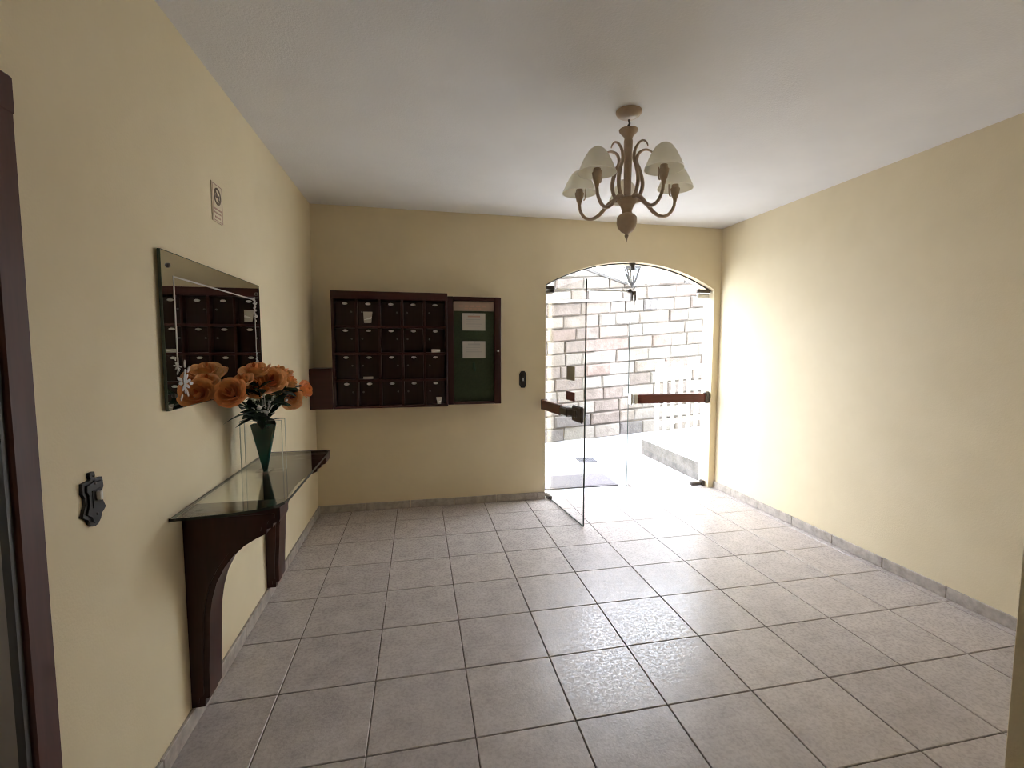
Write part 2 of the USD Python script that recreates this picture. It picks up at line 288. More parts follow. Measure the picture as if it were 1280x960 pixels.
obj('bar_end', lathe([(0, -.10), (.07, -.10), (.085, -.04), (.085, .04), (.07, .10), (0, .10)], (DX1 - .07, YG - .13, 2.40), 8, (0, 0, 1)), 'dark_metal', d3)
obj('bar_end', bx(DX1 - .155, DX1 - .02, YG - .2, YG - .06, 2.25, 2.56, .03), 'dark_metal', d3)

d2 = thing('door_2', 'left-hand glass door leaf standing open into the lobby', loc=(5.58, YG - .1, 0), kind='structure')
LA, LB = np.array([5.58, YG - .10]), np.array([5.79, -1.20])      # hinge edge, free edge
LD = LB - LA; LL = np.linalg.norm(LD); LD = LD / LL; LN = np.array([LD[1], -LD[0]])   # normal towards -x (the side of the bar)
def leaf_box(s0, s1, n0, n1, z0, z1, c=0.0):
    m = bx(s0, s1, n0, n1, z0, z1, c); v = np.array(m.vertices)
    w = np.c_[LA[0] + v[:, 0] * LD[0] + v[:, 1] * LN[0], LA[1] + v[:, 0] * LD[1] + v[:, 1] * LN[1], v[:, 2]]
    m = trimesh.Trimesh(w, m.faces, process=False); m.fix_normals(); return m
obj('pane', leaf_box(0, LL - .012, -GT / 2, GT / 2, .035, TR - .06), 'door_glass', d2)
obj('glass_edge', leaf_box(LL - .012, LL + .002, -GT / 2 - .001, GT / 2 + .001, .035, TR - .06), 'glass_edge', d2, label='dark free edge of the glass')
obj('glass_edge', leaf_box(0, LL, -GT / 2, GT / 2, .02, .035), 'glass_edge', d2)
obj('patch_fitting', leaf_box(-.03, .30, -.045, .045, TR - .14, TR - .055, .012), 'dark_metal', d2)
obj('patch_fitting', leaf_box(-.05, .26, -.045, .045, .015, .10, .012), 'dark_metal', d2)
obj('push_bar', leaf_box(.10, 1.22, .10, .19, 2.215, 2.445, .012), 'bar_wood', d2)
obj('bar_end', leaf_box(1.22, 1.62, .02, .20, 2.235, 2.43, .03), 'dark_metal', d2)
obj('lock_case', [leaf_box(1.66, 2.12, .01, .10, 2.16, 2.50, .03), leaf_box(1.80, 1.96, .10, .14, 2.26, 2.42, .02)], 'dark_metal', d2)
obj('bar_end', leaf_box(.02, .10, .02, .20, 2.20, 2.46, .02), 'dark_metal', d2)
obj('sticker', leaf_box(1.20, 1.63, .0125, .016, 3.00, 3.30), 'sticker_olive', d2, label='olive-beige rectangular sticker')
obj('sticker', leaf_box(1.17, 1.64, .0125, .016, 2.56, 2.75), 'sticker_red', d2, label='dark red rectangular sticker')

# ---------------------------------------------------------------- outside
obj('pavement', bx(-25, 40, YG - .06, 45, -.4, -.03), 'concrete', kind='structure', label='pale concrete yard outside the entrance')
SP, SD = np.array([7.39, 7.60]), np.array([5.3, 1.5]) / math.hypot(5.3, 1.5); SNn = np.array([SD[1], -SD[0]])   # towards the house
sw = thing('stone_wall', 'tall wall of coursed pale sandstone blocks across the yard', 'wall', loc=(SP[0], SP[1], 0))
S0, S1 = -3.4, 15.0
def wall_top(s): return 6.79 - .218 * (s - 1.64) if s < 3.9 else 6.30 + .135 * (s - 3.9)
outline = Polygon([(S0, -.3)] + [(s, wall_top(s)) for s in (S0, 0, 3.9, S1)] + [(S1, -.3)])
to3 = lambda s, z, d: (SP[0] + s * SD[0] + d * SNn[0], SP[1] + s * SD[1] + d * SNn[1], z)
obj('mortar_core', ext(outline.buffer(-.02), -.7, (SP[0], SP[1], 0), (SD[0], SD[1], 0), (0, 0, 1)), 'mortar', sw)
cz = lambda i, s: .485 * i + .0085 * i * s - .06 * (i == 0)
rng = random.Random(11)
for i in range(18):
    s = S0 - rng.uniform(0, .8)
    while s < S1:
        w = rng.choice((.8, 1.0, 1.15, 1.3, 1.5, 1.75)); a, b = s, s + w; s = b
        j = lambda: rng.uniform(-.025, .025)
        q = Polygon([(a + j(), cz(i, a) + j() * .6), (b + j(), cz(i, b) + j() * .6), (b + j(), cz(i + 1, b) + j() * .6), (a + j(), cz(i + 1, a) + j() * .6)]).buffer(-.020, join_style=2).intersection(outline)
        if q.is_empty or q.geom_type != 'Polygon' or q.area < .03: continue
        d = rng.uniform(.06, .15); inner = q.buffer(-rng.uniform(.03, .06), join_style=1, quad_segs=2).simplify(.01)
        if inner.is_empty or inner.geom_type != 'Polygon': continue
        base = np.array(q.exterior.coords)[:-1]; inn = np.array(inner.exterior.coords)[:-1]; m_ = inn.mean(0)
        tx, tz = rng.uniform(-.04, .04), rng.uniform(-.06, .06)
        pts = [to3(x, z, -.05) for x, z in base] + [to3(x, z, d * .55) for x, z in base] + [to3(x, z, d + tx * (x - m_[0]) + tz * (z - m_[1])) for x, z in inn]
        obj('stone', trimesh.convex.convex_hull(np.array(pts)), rng.choices(STONES, (5, 5, 3, 2.5, 1, 4))[0], sw)
cp = Polygon([(S0, wall_top(S0)), (3.9, wall_top(3.9)), (3.9, wall_top(3.9) + .10), (S0, wall_top(S0) + .10)])
obj('coping', ext(cp, -.85, (SP[0] + .1 * SNn[0], SP[1] + .1 * SNn[1], 0), (SD[0], SD[1], 0), (0, 0, 1)), 'coping_dark', sw, label='dark sloping coping')
cp2 = Polygon([(3.9, wall_top(3.9)), (S1, wall_top(S1)), (S1, wall_top(S1) + .06), (3.9, wall_top(3.9) + .06)])
obj('coping', ext(cp2, -.85, (SP[0] + .1 * SNn[0], SP[1] + .1 * SNn[1], 0), (SD[0], SD[1], 0), (0, 0, 1)), 'white_paint', sw, label='pale coping')
pp = [to3(-3.3, 5.36, .22), to3(0.1, 5.43, .22), to3(3.7, 5.70, .22), to3(4.15, 5.74, .22), to3(4.3, 5.72, .18), to3(4.34, 5.45, .14)]
obj('conduit', tube(pp, .05, 8), 'white_paint', smooth=30, label='white conduit pipe running along the upper stone wall', cat='pipe')
# raised landing with picket fence
lx, ly0, ly1, lh = 10.16, 1.35, 5.05, 0.56
ld = thing('landing', 'raised landing with rough grey kerb and pale top outside right', 'platform', loc=(13, 3.2, 0))
obj('kerb_wall', [bx(lx, lx + .3, ly0, ly1, -.05, lh - .07, .01), bx(lx + .3, 19, ly1 - .3, ly1 - .001, -.05, lh - .07, .01), bx(lx + .3, 19, ly0, ly1 - .3, -.05, lh - .08)], 'kerb_stone', ld)
obj('paving_slab', bx(lx - .03, 19, ly0, ly1 + .03, lh - .07, lh, .012), 'white_paint', ld)
fn = thing('picket_fence', 'white picket fence standing on the raised landing', 'fence', loc=(13, 4.9, lh))
FA, FB = np.array([10.66, 4.92]), np.array([18.0, 4.92])
nP = int((FB[0] - FA[0]) / .30)
for k in range(nP + 1):
    x = FA[0] + k * .30; zt = 3.10 + .12 * (x - FA[0]); wd = .10 if k else .14
    obj('picket' if k else 'post', trimesh.convex.convex_hull(np.array([(x + a * wd / 2, 4.92 + b * .035, z) for a in (-1, 1) for b in (-1, 1) for z in (lh, zt)] + [(x, 4.92 + b * .035, zt + .08) for b in (-1, 1)])), 'white_paint', fn)
for z in (1.0, 2.85):
    m = trimesh.convex.convex_hull(np.array([(x, 4.99 + b, z + dz + .12 * (x - FA[0])) for x in (FA[0], FB[0]) for b in (-.03, .03) for dz in (-.07, .07)]))
    obj('rail', m, 'white_paint', fn)
# mat, drain
mt = thing('door_mat', 'flat dark grey doormat on the pavement outside the entrance', 'doormat', loc=(6.7, 2.1, -.03))
obj('pile', bx(5.70, 7.70, 1.60, 2.68, -.03, .012, .01), 'mat_fibre', mt); obj('border', [bx(5.64, 7.76, 1.54, 1.60, -.03, .004), bx(5.64, 7.76, 2.68, 2.74, -.03, .004), bx(5.64, 5.70, 1.6, 2.68, -.03, .004), bx(7.70, 7.76, 1.6, 2.68, -.03, .004)], 'mat_fibre', mt)
gr = thing('drain_cover', 'small square grey drain cover set in the yard', 'drain cover', loc=(7.9, 4.43, -.03))
obj('frame', [bx(7.62, 8.19, 4.18, 4.23, -.03, .005), bx(7.62, 8.19, 4.64, 4.69, -.03, .005), bx(7.62, 7.67, 4.23, 4.64, -.03, .005), bx(8.14, 8.19, 4.23, 4.64, -.03, .005)], 'grate_metal', gr)
for k in range(6): obj('bar', bx(7.70 + k * .075, 7.745 + k * .075, 4.23, 4.64, -.03, .0), 'grate_metal', gr)
# wall lantern
LC = np.array(to3(3.72, 0, .55)[:2]); ln = thing('lantern', 'black iron lantern with glass sides above the stone wall', 'lantern', loc=(LC[0], LC[1], 6.3))
zb, zt, rb, rtp = 6.33, 7.02, .12, .34
cor = lambda r, z: np.array([(LC[0] + r * math.cos(t), LC[1] + r * math.sin(t), z) for t in np.radians([20, 80, 140, 200, 260, 320])])
cb, ct = cor(rb, zb), cor(rtp, zt)
obj('frame', [tube([cb[k], ct[k]], .036, 5) for k in range(6)] + [tube([ct[k], ct[(k + 1) % 6]], .040, 5) for k in range(6)] + [tube([cb[k], cb[(k + 1) % 6]], .02, 5) for k in range(6)], 'black_iron', ln)
for k in range(6):
    a, b, c, d = cb[k], cb[(k + 1) % 6], ct[(k + 1) % 6], ct[k]
    cc = np.array([LC[0], LC[1], 0]); inn = [p + (cc * [1, 1, 0] + [0, 0, p[2]] - p) * .03 for p in (a, b, c, d)]
    obj('pane', trimesh.convex.convex_hull(np.array([a, b, c, d] + inn)), 'lantern_glass', ln)
obj('roof', lathe([(0, .0), (.38, 0), (.36, .04), (.10, .17), (.05, .2), (.04, .3), (0, .32)], (LC[0], LC[1], zt), 6), 'black_iron', ln)
bd = lambda z: cor(rtp * .985 if z < zt else rtp * 1.03, z)
obj('top_band', [trimesh.convex.convex_hull(np.vstack([bd(zt - .13)[[k, (k + 1) % 6]], bd(zt)[[k, (k + 1) % 6]], bd(zt)[[k, (k + 1) % 6]] * [1, 1, 1] + (np.array([LC[0], LC[1], 0]) * [1, 1, 0] - bd(zt)[[k, (k + 1) % 6]] * [1, 1, 0]) * .08])) for k in range(6)], 'black_iron', ln)
obj('base', lathe([(0, -.2), (.03, -.19), (.05, -.1), (.13, -.02), (.13, .02), (0, .02)], (LC[0], LC[1], zb), 8), 'black_iron', ln)
obj('bracket', tube(spline([(LC[0], LC[1], zb - .08), to3(4.0, zb - .12, .4), to3(4.2, zb - .17, .1)], 6), .028, 6), 'black_iron', ln)

# ---------------------------------------------------------------- chandelier
CH = np.array([5.20, -4.33])
ch = thing('chandelier', 'beige five-arm chandelier with frosted glass bell shades hanging from the ceiling', 'chandelier', loc=(CH[0], CH[1], 5.1))
c3 = lambda z: (CH[0], CH[1], z)
obj('canopy', lathe([(0, -.085), (.03, -.085), (.10, -.075), (.145, -.05), (.165, -.02), (.165, 0), (0, 0)], c3(H)), 'beige_enamel', ch, 40)
obj('hanging_wire', tube(spline([(CH[0], CH[1], H - .1), (CH[0] + .012, CH[1], 6.58), (CH[0] - .008, CH[1], 6.54), (CH[0], CH[1], 6.46)], 5), .014, 7), 'dark_metal', ch, True)
obj('stem', lathe([(0, 6.47), (.09, 6.49), (.122, 6.50), (.118, 6.48), (.085, 6.445), (.062, 6.42), (.05, 6.39), (.058, 6.36), (.054, 6.2), (.045, 5.64), (0, 5.64)], c3(0)), 'beige_enamel', ch, 40)
obj('hub', lathe([(0, 5.66), (.09, 5.66), (.13, 5.63), (.128, 5.60), (.09, 5.55), (.066, 5.49), (.064, 5.45), (.10, 5.43), (.128, 5.40), (.132, 5.33), (.115, 5.27), (.075, 5.22), (.03, 5.195), (.024, 5.18), (.030, 5.165), (.014, 5.13), (.006, 5.085), (0, 5.085)], c3(0)), 'beige_enamel', ch, 40)
for k in range(5):
    th = math.radians(72 * k - 3); e = np.array([math.sin(th + .427), math.cos(th + .427)])      # arm 0 points away from the entrance side of the camera
    P = lambda r, z, t=0.0: (CH[0] + e[0] * r - e[1] * t, CH[1] + e[1] * r + e[0] * t, z)
    am = obj('arm', tube(spline([P(.09, 5.63), P(.19, 5.63), P(.28, 5.57), P(.37, 5.48), P(.47, 5.435), P(.57, 5.46), P(.64, 5.55), P(.66, 5.65)], 6), (.028, .026, .022, .020), 8), 'beige_enamel', ch, True)
    obj('scroll', tube(spline([P(.08, 5.62), P(.165, 5.68), P(.205, 5.83), P(.165, 6.00), P(.118, 6.11), P(.14, 6.21), P(.21, 6.265), P(.29, 6.265), P(.35, 6.22), P(.375, 6.17)], 6), (.022, .026, .022, .014, .008), 8), 'beige_enamel', ch, True)
    sk = obj('socket', lathe([(0, -.02), (.022, -.02), (.028, .02), (.042, .05), (.060, .13), (.062, .15), (.048, .155), (.044, .20), (0, .20)], P(.66, 5.65), 18), 'beige_enamel', ch, 40)
    obj('shade_hook', tube(spline([P(.60, 5.70), P(.585, 5.705), P(.575, 5.75), P(.57, 5.85)], 4), .008, 5), 'beige_enamel', ch, True)
    pr = [(.012, .300), (.05, .294), (.095, .262), (.142, .195), (.182, .115), (.213, .04), (.235, 0.0), (.228, .0), (.205, .04), (.174, .112), (.134, .188), (.088, .252), (.046, .283), (.012, .288), (.012, .300)]
    obj('shade', lathe(pr, P(.66, 5.80), 32), 'frosted_shade', ch, 50, label='frosted glass shade' if k == 0 else None)

# ---------------------------------------------------------------- letter boxes on the back wall
MX0, MX1, MZ0, MZ1, MY = 0.765, 3.14, 2.405, 4.86, 0.22
mb = thing('mailbox_cabinet', 'dark mahogany bank of twenty letter boxes on the back wall', 'mailboxes', loc=(1.95, Y1, MZ0))
bt = .05
obj('crown', bx(MX0 - .005, MX1 + .005, MY - .012, Y1, MZ1 - .165, MZ1, .008), 'mahogany_across', mb)
obj('back_panel', bx(MX0 + .01, MX1 - .01, Y1 - .06, Y1, MZ0 + .01, MZ1 - .01), 'mahogany', mb)
obj('side_panel', bx(MX0, MX0 + bt, MY, Y1, MZ0, MZ1 - .1, .006), 'mahogany', mb); obj('side_panel', bx(MX1 - bt, MX1, MY, Y1, MZ0, MZ1 - .1, .006), 'mahogany', mb)
cw = (MX1 - MX0 - bt) / 5; zc0, zc1 = MZ0 + .03, MZ1 - .165; rh = (zc1 - zc0) / 4
for c in range(1, 5): obj('divider', bx(MX0 + c * cw, MX0 + c * cw + bt, MY + .005, Y1 - .02, MZ0 + .02, zc1, .006), 'mahogany', mb)
for r in range(0, 4): obj('shelf', bx(MX0 + .01, MX1 - .01, MY + .002 + (r == 0) * -.002, Y1 - .02, zc0 + r * rh - .03, zc0 + r * rh + .02, .006), 'mahogany_across', mb)
cell = {}
for r in range(4):
    for c in range(5):
        x0, x1 = MX0 + c * cw + bt + .006, MX0 + (c + 1) * cw - .006; z1 = zc1 - r * rh - .035; z0 = zc1 - (r + 1) * rh + .024
        yd = MY + .13; cell[c, r] = (x0, x1, z0, z1, yd)
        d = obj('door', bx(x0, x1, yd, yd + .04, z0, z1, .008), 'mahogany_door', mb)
        xm = (x0 + x1) / 2; zl = z1 - .05
        obj('number_plate', ext(ellipse(xm, zl, .056, .026, 16), .012, (0, yd - .0, 0), (1, 0, 0), (0, 0, 1)), 'label_white', d, label='small white oval plate')
        xk = x1 - .075 if c in (0, 2) else x0 + .075
        obj('lock', lathe([(0, 0), (.020, 0), (.020, .02), (.012, .028), (0, .028)], (xk, yd, (z0 + z1) / 2 + .03), 12, (0, -1, 0)), 'chrome', d, 30)
def paper(name, label, cat, c, r, fx0, fx1, h, base, tilt, taper=0.0, th=.012):
    x0, x1, z0, z1, yd = cell[c, r]; a, b = x0 + fx0 * (x1 - x0), x0 + fx1 * (x1 - x0); zz = z0 + base
    y0 = yd - .09; m = np.array([(a + taper, y0, zz), (b - taper, y0, zz), (b, y0 + tilt, zz + h), (a, y0 + tilt, zz + h)]); m2 = m + [0, th, 0]
    t = thing(name, label, cat, loc=((a + b) / 2, y0, zz), group='mail left in the letter boxes'); obj('sheet', trimesh.convex.convex_hull(np.vstack([m, m2])), 'paper', t)
    obj('fold', trimesh.convex.convex_hull(np.array([(a + taper, y0 - .004, zz + h * .25), (b - taper, y0 - .004, zz + h * .35), (b - taper * .6, y0 + tilt * .5, zz + h * .55), (a + .02, y0 - .002, zz + h * .3)])), 'label_white', t)
paper('envelope', 'pale envelope leaning in the letter box second from left in the top row', 'envelope', 1, 0, .26, .72, .24, .05, .07, .02)
paper('letter', 'white letters lying low in the rightmost letter box of the second row', 'letter', 4, 1, .28, .74, .07, .0, .02)
paper('leaflet', 'small crumpled white leaflet in the bottom right letter box', 'leaflet', 4, 3, .50, .82, .15, .0, .03, .03)
paper('letter', 'dim grey letter lying in the third-row letter box second from left', 'letter', 1, 2, .2, .7, .05, .0, .03)
ob = thing('wooden_ledge_box', 'low dark red wooden box filling the corner left of the letter boxes', 'box', loc=(.53, Y1, MZ0))
obj('front', bx(X0 + .005, MX0 - .01, MY - .005, MY + .05, MZ0, 3.25, .008), 'mahogany_across', ob)
obj('top', bx(X0 + .005, MX0 - .01, MY + .05, Y1, 3.18, 3.25, .006), 'mahogany_across', ob)
obj('bottom', bx(X0 + .005, MX0 - .01, MY + .05, Y1, MZ0, MZ0 + .06, .006), 'mahogany_across', ob)

# notice board
NX0, NX1, NZ0, NZ1, NY = 3.16, 4.37, 2.405, 4.83, 0.52
nb = thing('notice_board', 'green felt notice board in a dark wooden frame beside the letter boxes', 'notice board', loc=(3.76, Y1, NZ0))
obj('felt_panel', bx(NX0 + .05, NX1 - .05, NY + .10, Y1, NZ0 + .02, NZ1 - .02), 'green_felt', nb)
obj('frame_side', bx(NX0, NX0 + .135, NY, Y1, NZ0, NZ1, .01), 'mahogany', nb); obj('frame_side', bx(NX1 - .155, NX1, NY, Y1, NZ0, NZ1, .01), 'mahogany', nb)
obj('frame_rail', bx(NX0 + .135, NX1 - .155, NY + .01, Y1, NZ1 - .085, NZ1, .008), 'mahogany_across', nb); obj('frame_rail', bx(NX0 + .135, NX1 - .155, NY + .01, Y1, NZ0, NZ0 + .06, .008), 'mahogany_across', nb)
hd = obj('header_card', bx(NX0 + .14, NX1 - .16, NY + .07, NY + .10, NZ1 - .31, NZ1 - .095), 'header_card', nb)
obj('print', [bx(NX0 + .26 + k * .13, NX0 + .35 + k * .13, NY + .066, NY + .071, NZ1 - .225, NZ1 - .185) for k in range(5)] + [bx(NX0 + .38 + k * .1, NX0 + .46 + k * .1, NY + .066, NY + .071, NZ1 - .275, NZ1 - .245) for k in range(4)], 'print_red', hd)
obj('frame_lock', lathe([(0, 0), (.028, 0), (.028, .02), (.016, .03), (0, .03)], (NX1 - .075, NY, 3.62), 14, (0, -1, 0)), 'chrome', nb, 30)
def notice(z0, z1, label, red):
    t = thing('notice', label, 'notice', loc=(3.76, NY + .1, z0), group='notices pinned on the green board'); obj('sheet', bx(3.50, 4.02, NY + .092, NY + .099, z0, z1), 'paper', t)
    w = .52
    obj('print', [bx(3.57, 3.95 - .05 * (k % 3), NY + .0895, NY + .0925, z1 - .10 - k * .05, z1 - .085 - k * .05) for k in range(1, 5)], 'print_grey', t)
    obj('heading', bx(3.62, 3.90, NY + .0895, NY + .0925, z1 - .09, z1 - .055), red, t)
    obj('pin', lathe([(0, 0), (.012, 0), (.012, .02), (0, .025)], (3.76, NY + .092, z1 - .03), 8, (0, -1, 0)), 'chrome', t)
notice(4.08, 4.47, 'white printed notice pinned higher on the green board', 'print_red')
notice(3.45, 3.84, 'white printed notice pinned lower on the green board', 'print_grey')
ck = thing('board_clip', 'small dark green clip on the felt below the notices', 'clip', loc=(3.76, NY + .1, 3.2))
obj('body', bx(3.725, 3.785, NY + .07, NY + .10, 3.20, 3.36, .012), 'green_plastic', ck); obj('tongue', bx(3.755, 3.80, NY + .075, NY + .10, 3.15, 3.24, .010), 'green_plastic', ck)
# oval switch by the entrance
sb = thing('light_switch', 'black oval switch plate with white toggle beside the entrance', 'light switch', loc=(4.94, Y1, 2.94))
oct_ = Polygon([(4.94 + sx * a, 2.94 + sz * b) for a, b, sx, sz in ((.04, .20, -1, 1), (.04, .20, 1, 1), (.085, .13, 1, 1), (.085, .13, 1, -1), (.04, .20, 1, -1), (.04, .20, -1, -1), (.085, .13, -1, -1), (.085, .13, -1, 1))])
obj('plate', [ext(oct_, .02, (0, Y1, 0), (1, 0, 0), (0, 0, 1)), ext(oct_.buffer(-.025), .035, (0, Y1, 0), (1, 0, 0), (0, 0, 1))], 'black_iron', sb)
obj('toggle', bx(4.928, 4.952, Y1 - .06, Y1 - .03, 2.905, 2.975, .006), 'toggle', sb)
obj('surround', bx(4.905, 4.975, Y1 - .04, Y1 - .034, 2.87, 3.01), 'dark_bead', sb)

# ---------------------------------------------------------------- left wall: mirror, sign, ornate switch
yz = dict(U=(0, 1, 0), V=(0, 0, 1))
mr = thing('mirror', 'frameless wall mirror with etched white border above the console', 'mirror', loc=(X0, -4.2, 3.13))
A0, A1, B0, B1 = -5.50, -2.88, 3.14, 4.55; mx = X0 + .042
obj('glass', bx(X0 + .02, mx, A0, A1, B0, B1), 'mirror_silver', mr)
obj('glass_edge', [bx(X0 + .018, mx + .001, A0 - .006, A0, B0, B1), bx(X0 + .018, mx + .001, A1, A1 + .006, B0, B1), bx(X0 + .018, mx + .001, A0, A1, B1, B1 + .006), bx(X0 + .018, mx + .001, A0, A1, B0 - .006, B0)], 'mirror_edge', mr)
ins = .2
lines = unary_union([sbox(A0 + ins, B0 + .35, A0 + ins + .020, B1 - ins), sbox(A1 - ins - .02, B0 + .35, A1 - ins + .0, B1 - ins), sbox(A0 + ins, B1 - ins - .015, A1 - ins, B1 - ins)])
obj('etched_border', ext(lines, .003, (mx, 0, 0), **yz), 'etched_glass', mr, label='thin white etched lines')
def floral(cy, cz_, sc, seed):
    r_ = random.Random(seed); g = []
    for k in range(22):
        a = r_.uniform(0, 6.28); d = r_.uniform(.01, .10) * sc
        g.append(affinity.rotate(ellipse(cy + d * math.cos(a), cz_ + 1.3 * d * math.sin(a), .026 * sc, .011 * sc, 8), math.degrees(a), origin='centroid'))
    return unary_union(g)
obj('etched_flower', ext(floral(A0 + ins + .12, B0 + .22, 1.5, 1), .003, (mx, 0, 0), **yz), 'etched_glass', mr)
obj('etched_flower', ext(unary_union([floral(A0 + ins, B0 + .40, .6, 2), floral(A1 - ins, B1 - ins - .05, .8, 3), floral(A1 - ins + .02, B1 - ins - .22, .6, 5), floral(A1 - ins, B0 + .4, .6, 4)]), .003, (mx, 0, 0), **yz), 'etched_glass', mr)
for (a, b) in ((A0 + .12, B1 - .12), (A1 - .12, B1 - .12), (A0 + .12, B0 + .12), (A1 - .12, B0 + .12)):
    obj('mirror_screw', lathe([(0, 0), (.022, 0), (.021, .012), (.012, .02), (0, .022)], (mx, a, b), 14, (1, 0, 0)), 'dark_metal', mr, 30)
sg = thing('no_smoking_sign', 'small beige no-smoking plaque high on the left wall above the mirror', 'sign', loc=(X0, -4.11, 5.1))
g0, g1, h0, h1 = -4.26, -3.97, 5.11, 5.54
obj('plaque', bx(X0, X0 + .012, g0, g1, h0, h1, .003), 'sign_paper', sg)
ring = Point(-4.115, 5.40).buffer(.095).difference(Point(-4.115, 5.40).buffer(.070))
slash = affinity.rotate(sbox(-4.20, 5.388, -4.03, 5.412), -45, origin=(-4.115, 5.40))
obj('symbol', ext(unary_union([ring, slash, sbox(-4.165, 5.385, -4.065, 5.415)]), .003, (X0 + .012, 0, 0), **yz), 'print_dark', sg, label='barred cigarette in a ring')
obj('print', ext(unary_union([sbox(-4.22, 5.245, -4.01, 5.262), sbox(-4.22, 5.205, -4.03, 5.220), sbox(-4.20, 5.155, -4.05, 5.172)]), .003, (X0 + .012, 0, 0), **yz), 'print_red', sg)
fr = sbox(g0 + .012, h0 + .012, g1 - .012, h1 - .012); obj('border', ext(fr.difference(fr.buffer(-.008)), .002, (X0 + .012, 0, 0), **yz), 'print_red', sg)
os_ = thing('ornate_switch', 'ornate black iron switch plate with white toggle on the left wall', 'light switch', loc=(X0, -6.46, 2.5))
half = [(0, .185), (.022, .185), (.026, .16), (.018, .14), (.035, .135), (.10, .13), (.105, .06), (.085, .03), (.085, -.02), (.105, -.06), (.12, -.09), (.095, -.11), (.07, -.125), (.055, -.16), (.03, -.185), (0, -.19)]
pl = Polygon([(-6.51 + a, 2.665 + b) for a, b in half] + [(-6.51 - a, 2.665 + b) for a, b in half[::-1][1:-1]])
obj('plate', [ext(pl, .022, (X0, 0, 0), **yz), ext(pl.buffer(-.022), .036, (X0, 0, 0), **yz), ext(sbox(-6.55, 2.61, -6.47, 2.73), .042, (X0, 0, 0), **yz)], 'black_iron', os_)
obj('toggle', bx(X0 + .04, X0 + .075, -6.522, -6.498, 2.655, 2.72, .006), 'toggle', os_)
for z in (2.775, 2.56): obj('plate_screw', lathe([(0, 0), (.012, 0), (.008, .006), (0, .006)], (X0 + .036, -6.51, z), 8, (1, 0, 0)), 'dark_metal', os_)

# ---------------------------------------------------------------- console: two curved brackets under a glass top
cn = thing('console_table', 'wall console of two curved dark mahogany brackets under a glass top', 'console table', loc=(X0, -4.2, 0))
prof = [(0.003, .18), (.12, .18), (.125, .26), (.165, .27), (.17, .55), (.185, .80), (.20, 1.10), (.225, 1.26), (.27, 1.42), (.34, 1.56), (.43, 1.68), (.53, 1.77), (.64, 1.835), (.73, 1.875), (.735, 1.92), (.79, 1.935), (.795, 1.975), (.85, 1.985), (.86, 2.02), (.86, 2.125), (0.003, 2.125)]
def bracket(y0, y1):
    core = ext(Polygon([(X0 + a, b) for a, b in prof]), y1 - y0, (0, y1, 0), (1, 0, 0), (0, 0, 1))
    return core
for (y0, y1) in ((-5.28, -4.98), (-2.90, -2.56)):
    b_ = obj('bracket', bracket(y0, y1), 'mahogany', cn, 30)
    obj('face_moulding', ext(Polygon([(X0 + a, b) for a, b in prof]).buffer(-.05), .018, (0, y0, 0), (1, 0, 0), (0, 0, 1)), 'mahogany', b_, 30)
    obj('glass_pad', lathe([(0, 0), (.03, 0), (.03, .015), (0, .015)], (X0 + .12, y0 + .08, 2.124), 12), 'dark_bead', b_); obj('glass_pad', lathe([(0, 0), (.03, 0), (.03, .015), (0, .015)], (X0 + .75, y0 + .08, 2.124), 12), 'dark_bead', b_)
gp = [(X0 + .01, -5.53), (X0 + .45, -5.49), (X0 + .68, -5.42), (X0 + .82, -5.33), (X0 + .89, -5.22), (X0 + .905, -5.05)] + [(X0 + .905, -3.05), (X0 + .90, -2.90), (X0 + .86, -2.80), (X0 + .01, -2.80)]
gpo = Polygon(gp)
tp = obj('glass_top', ext(gpo.buffer(-.004), .026, (0, 0, 2.14), (1, 0, 0), (0, 1, 0)), 'shelf_glass', cn)
obj('glass_edge', ext(gpo.difference(gpo.buffer(-.006)), .026, (0, 0, 2.14), (1, 0, 0), (0, 1, 0)), 'shelf_edge', tp)

# ---------------------------------------------------------------- vase and artificial roses
VX, VY, VZ = .63, -3.90, 2.168
va = thing('vase', 'green wedge vase held between clear upright plates on the console', 'vase', loc=(VX, VY, VZ))
def plate(y): return bx(.395, .86, y - .012, y + .012, VZ, VZ + .64)
for y in (VY - .075, VY + .075):
    q = obj('clear_plate', plate(y), 'clear_acrylic', va)
    obj('plate_edge', [bx(.393, .396, y - .012, y + .012, VZ, VZ + .64), bx(.859, .862, y - .012, y + .012, VZ, VZ + .64), bx(.393, .862, y - .012, y + .012, VZ + .637, VZ + .640)], 'acrylic_edge', q)
wedge = Polygon([(.502, VZ + .59), (.630, VZ + .004), (.645, VZ + .004), (.765, VZ + .59)])
inner = Polygon([(.514, VZ + .60), (.633, VZ + .06), (.642, VZ + .06), (.753, VZ + .60)])
obj('green_cone', [ext(wedge.difference(inner), .12, (0, VY + .06, 0), (1, 0, 0), (0, 0, 1)), ext(wedge, .012, (0, VY + .06, 0), (1, 0, 0), (0, 0, 1)), ext(wedge, .012, (0, VY - .05, 0), (1, 0, 0), (0, 0, 1))], 'green_glass', va)
obj('foot', bx(.55, .71, VY - .088, VY + .088, VZ, VZ + .012, .003), 'clear_acrylic', va)

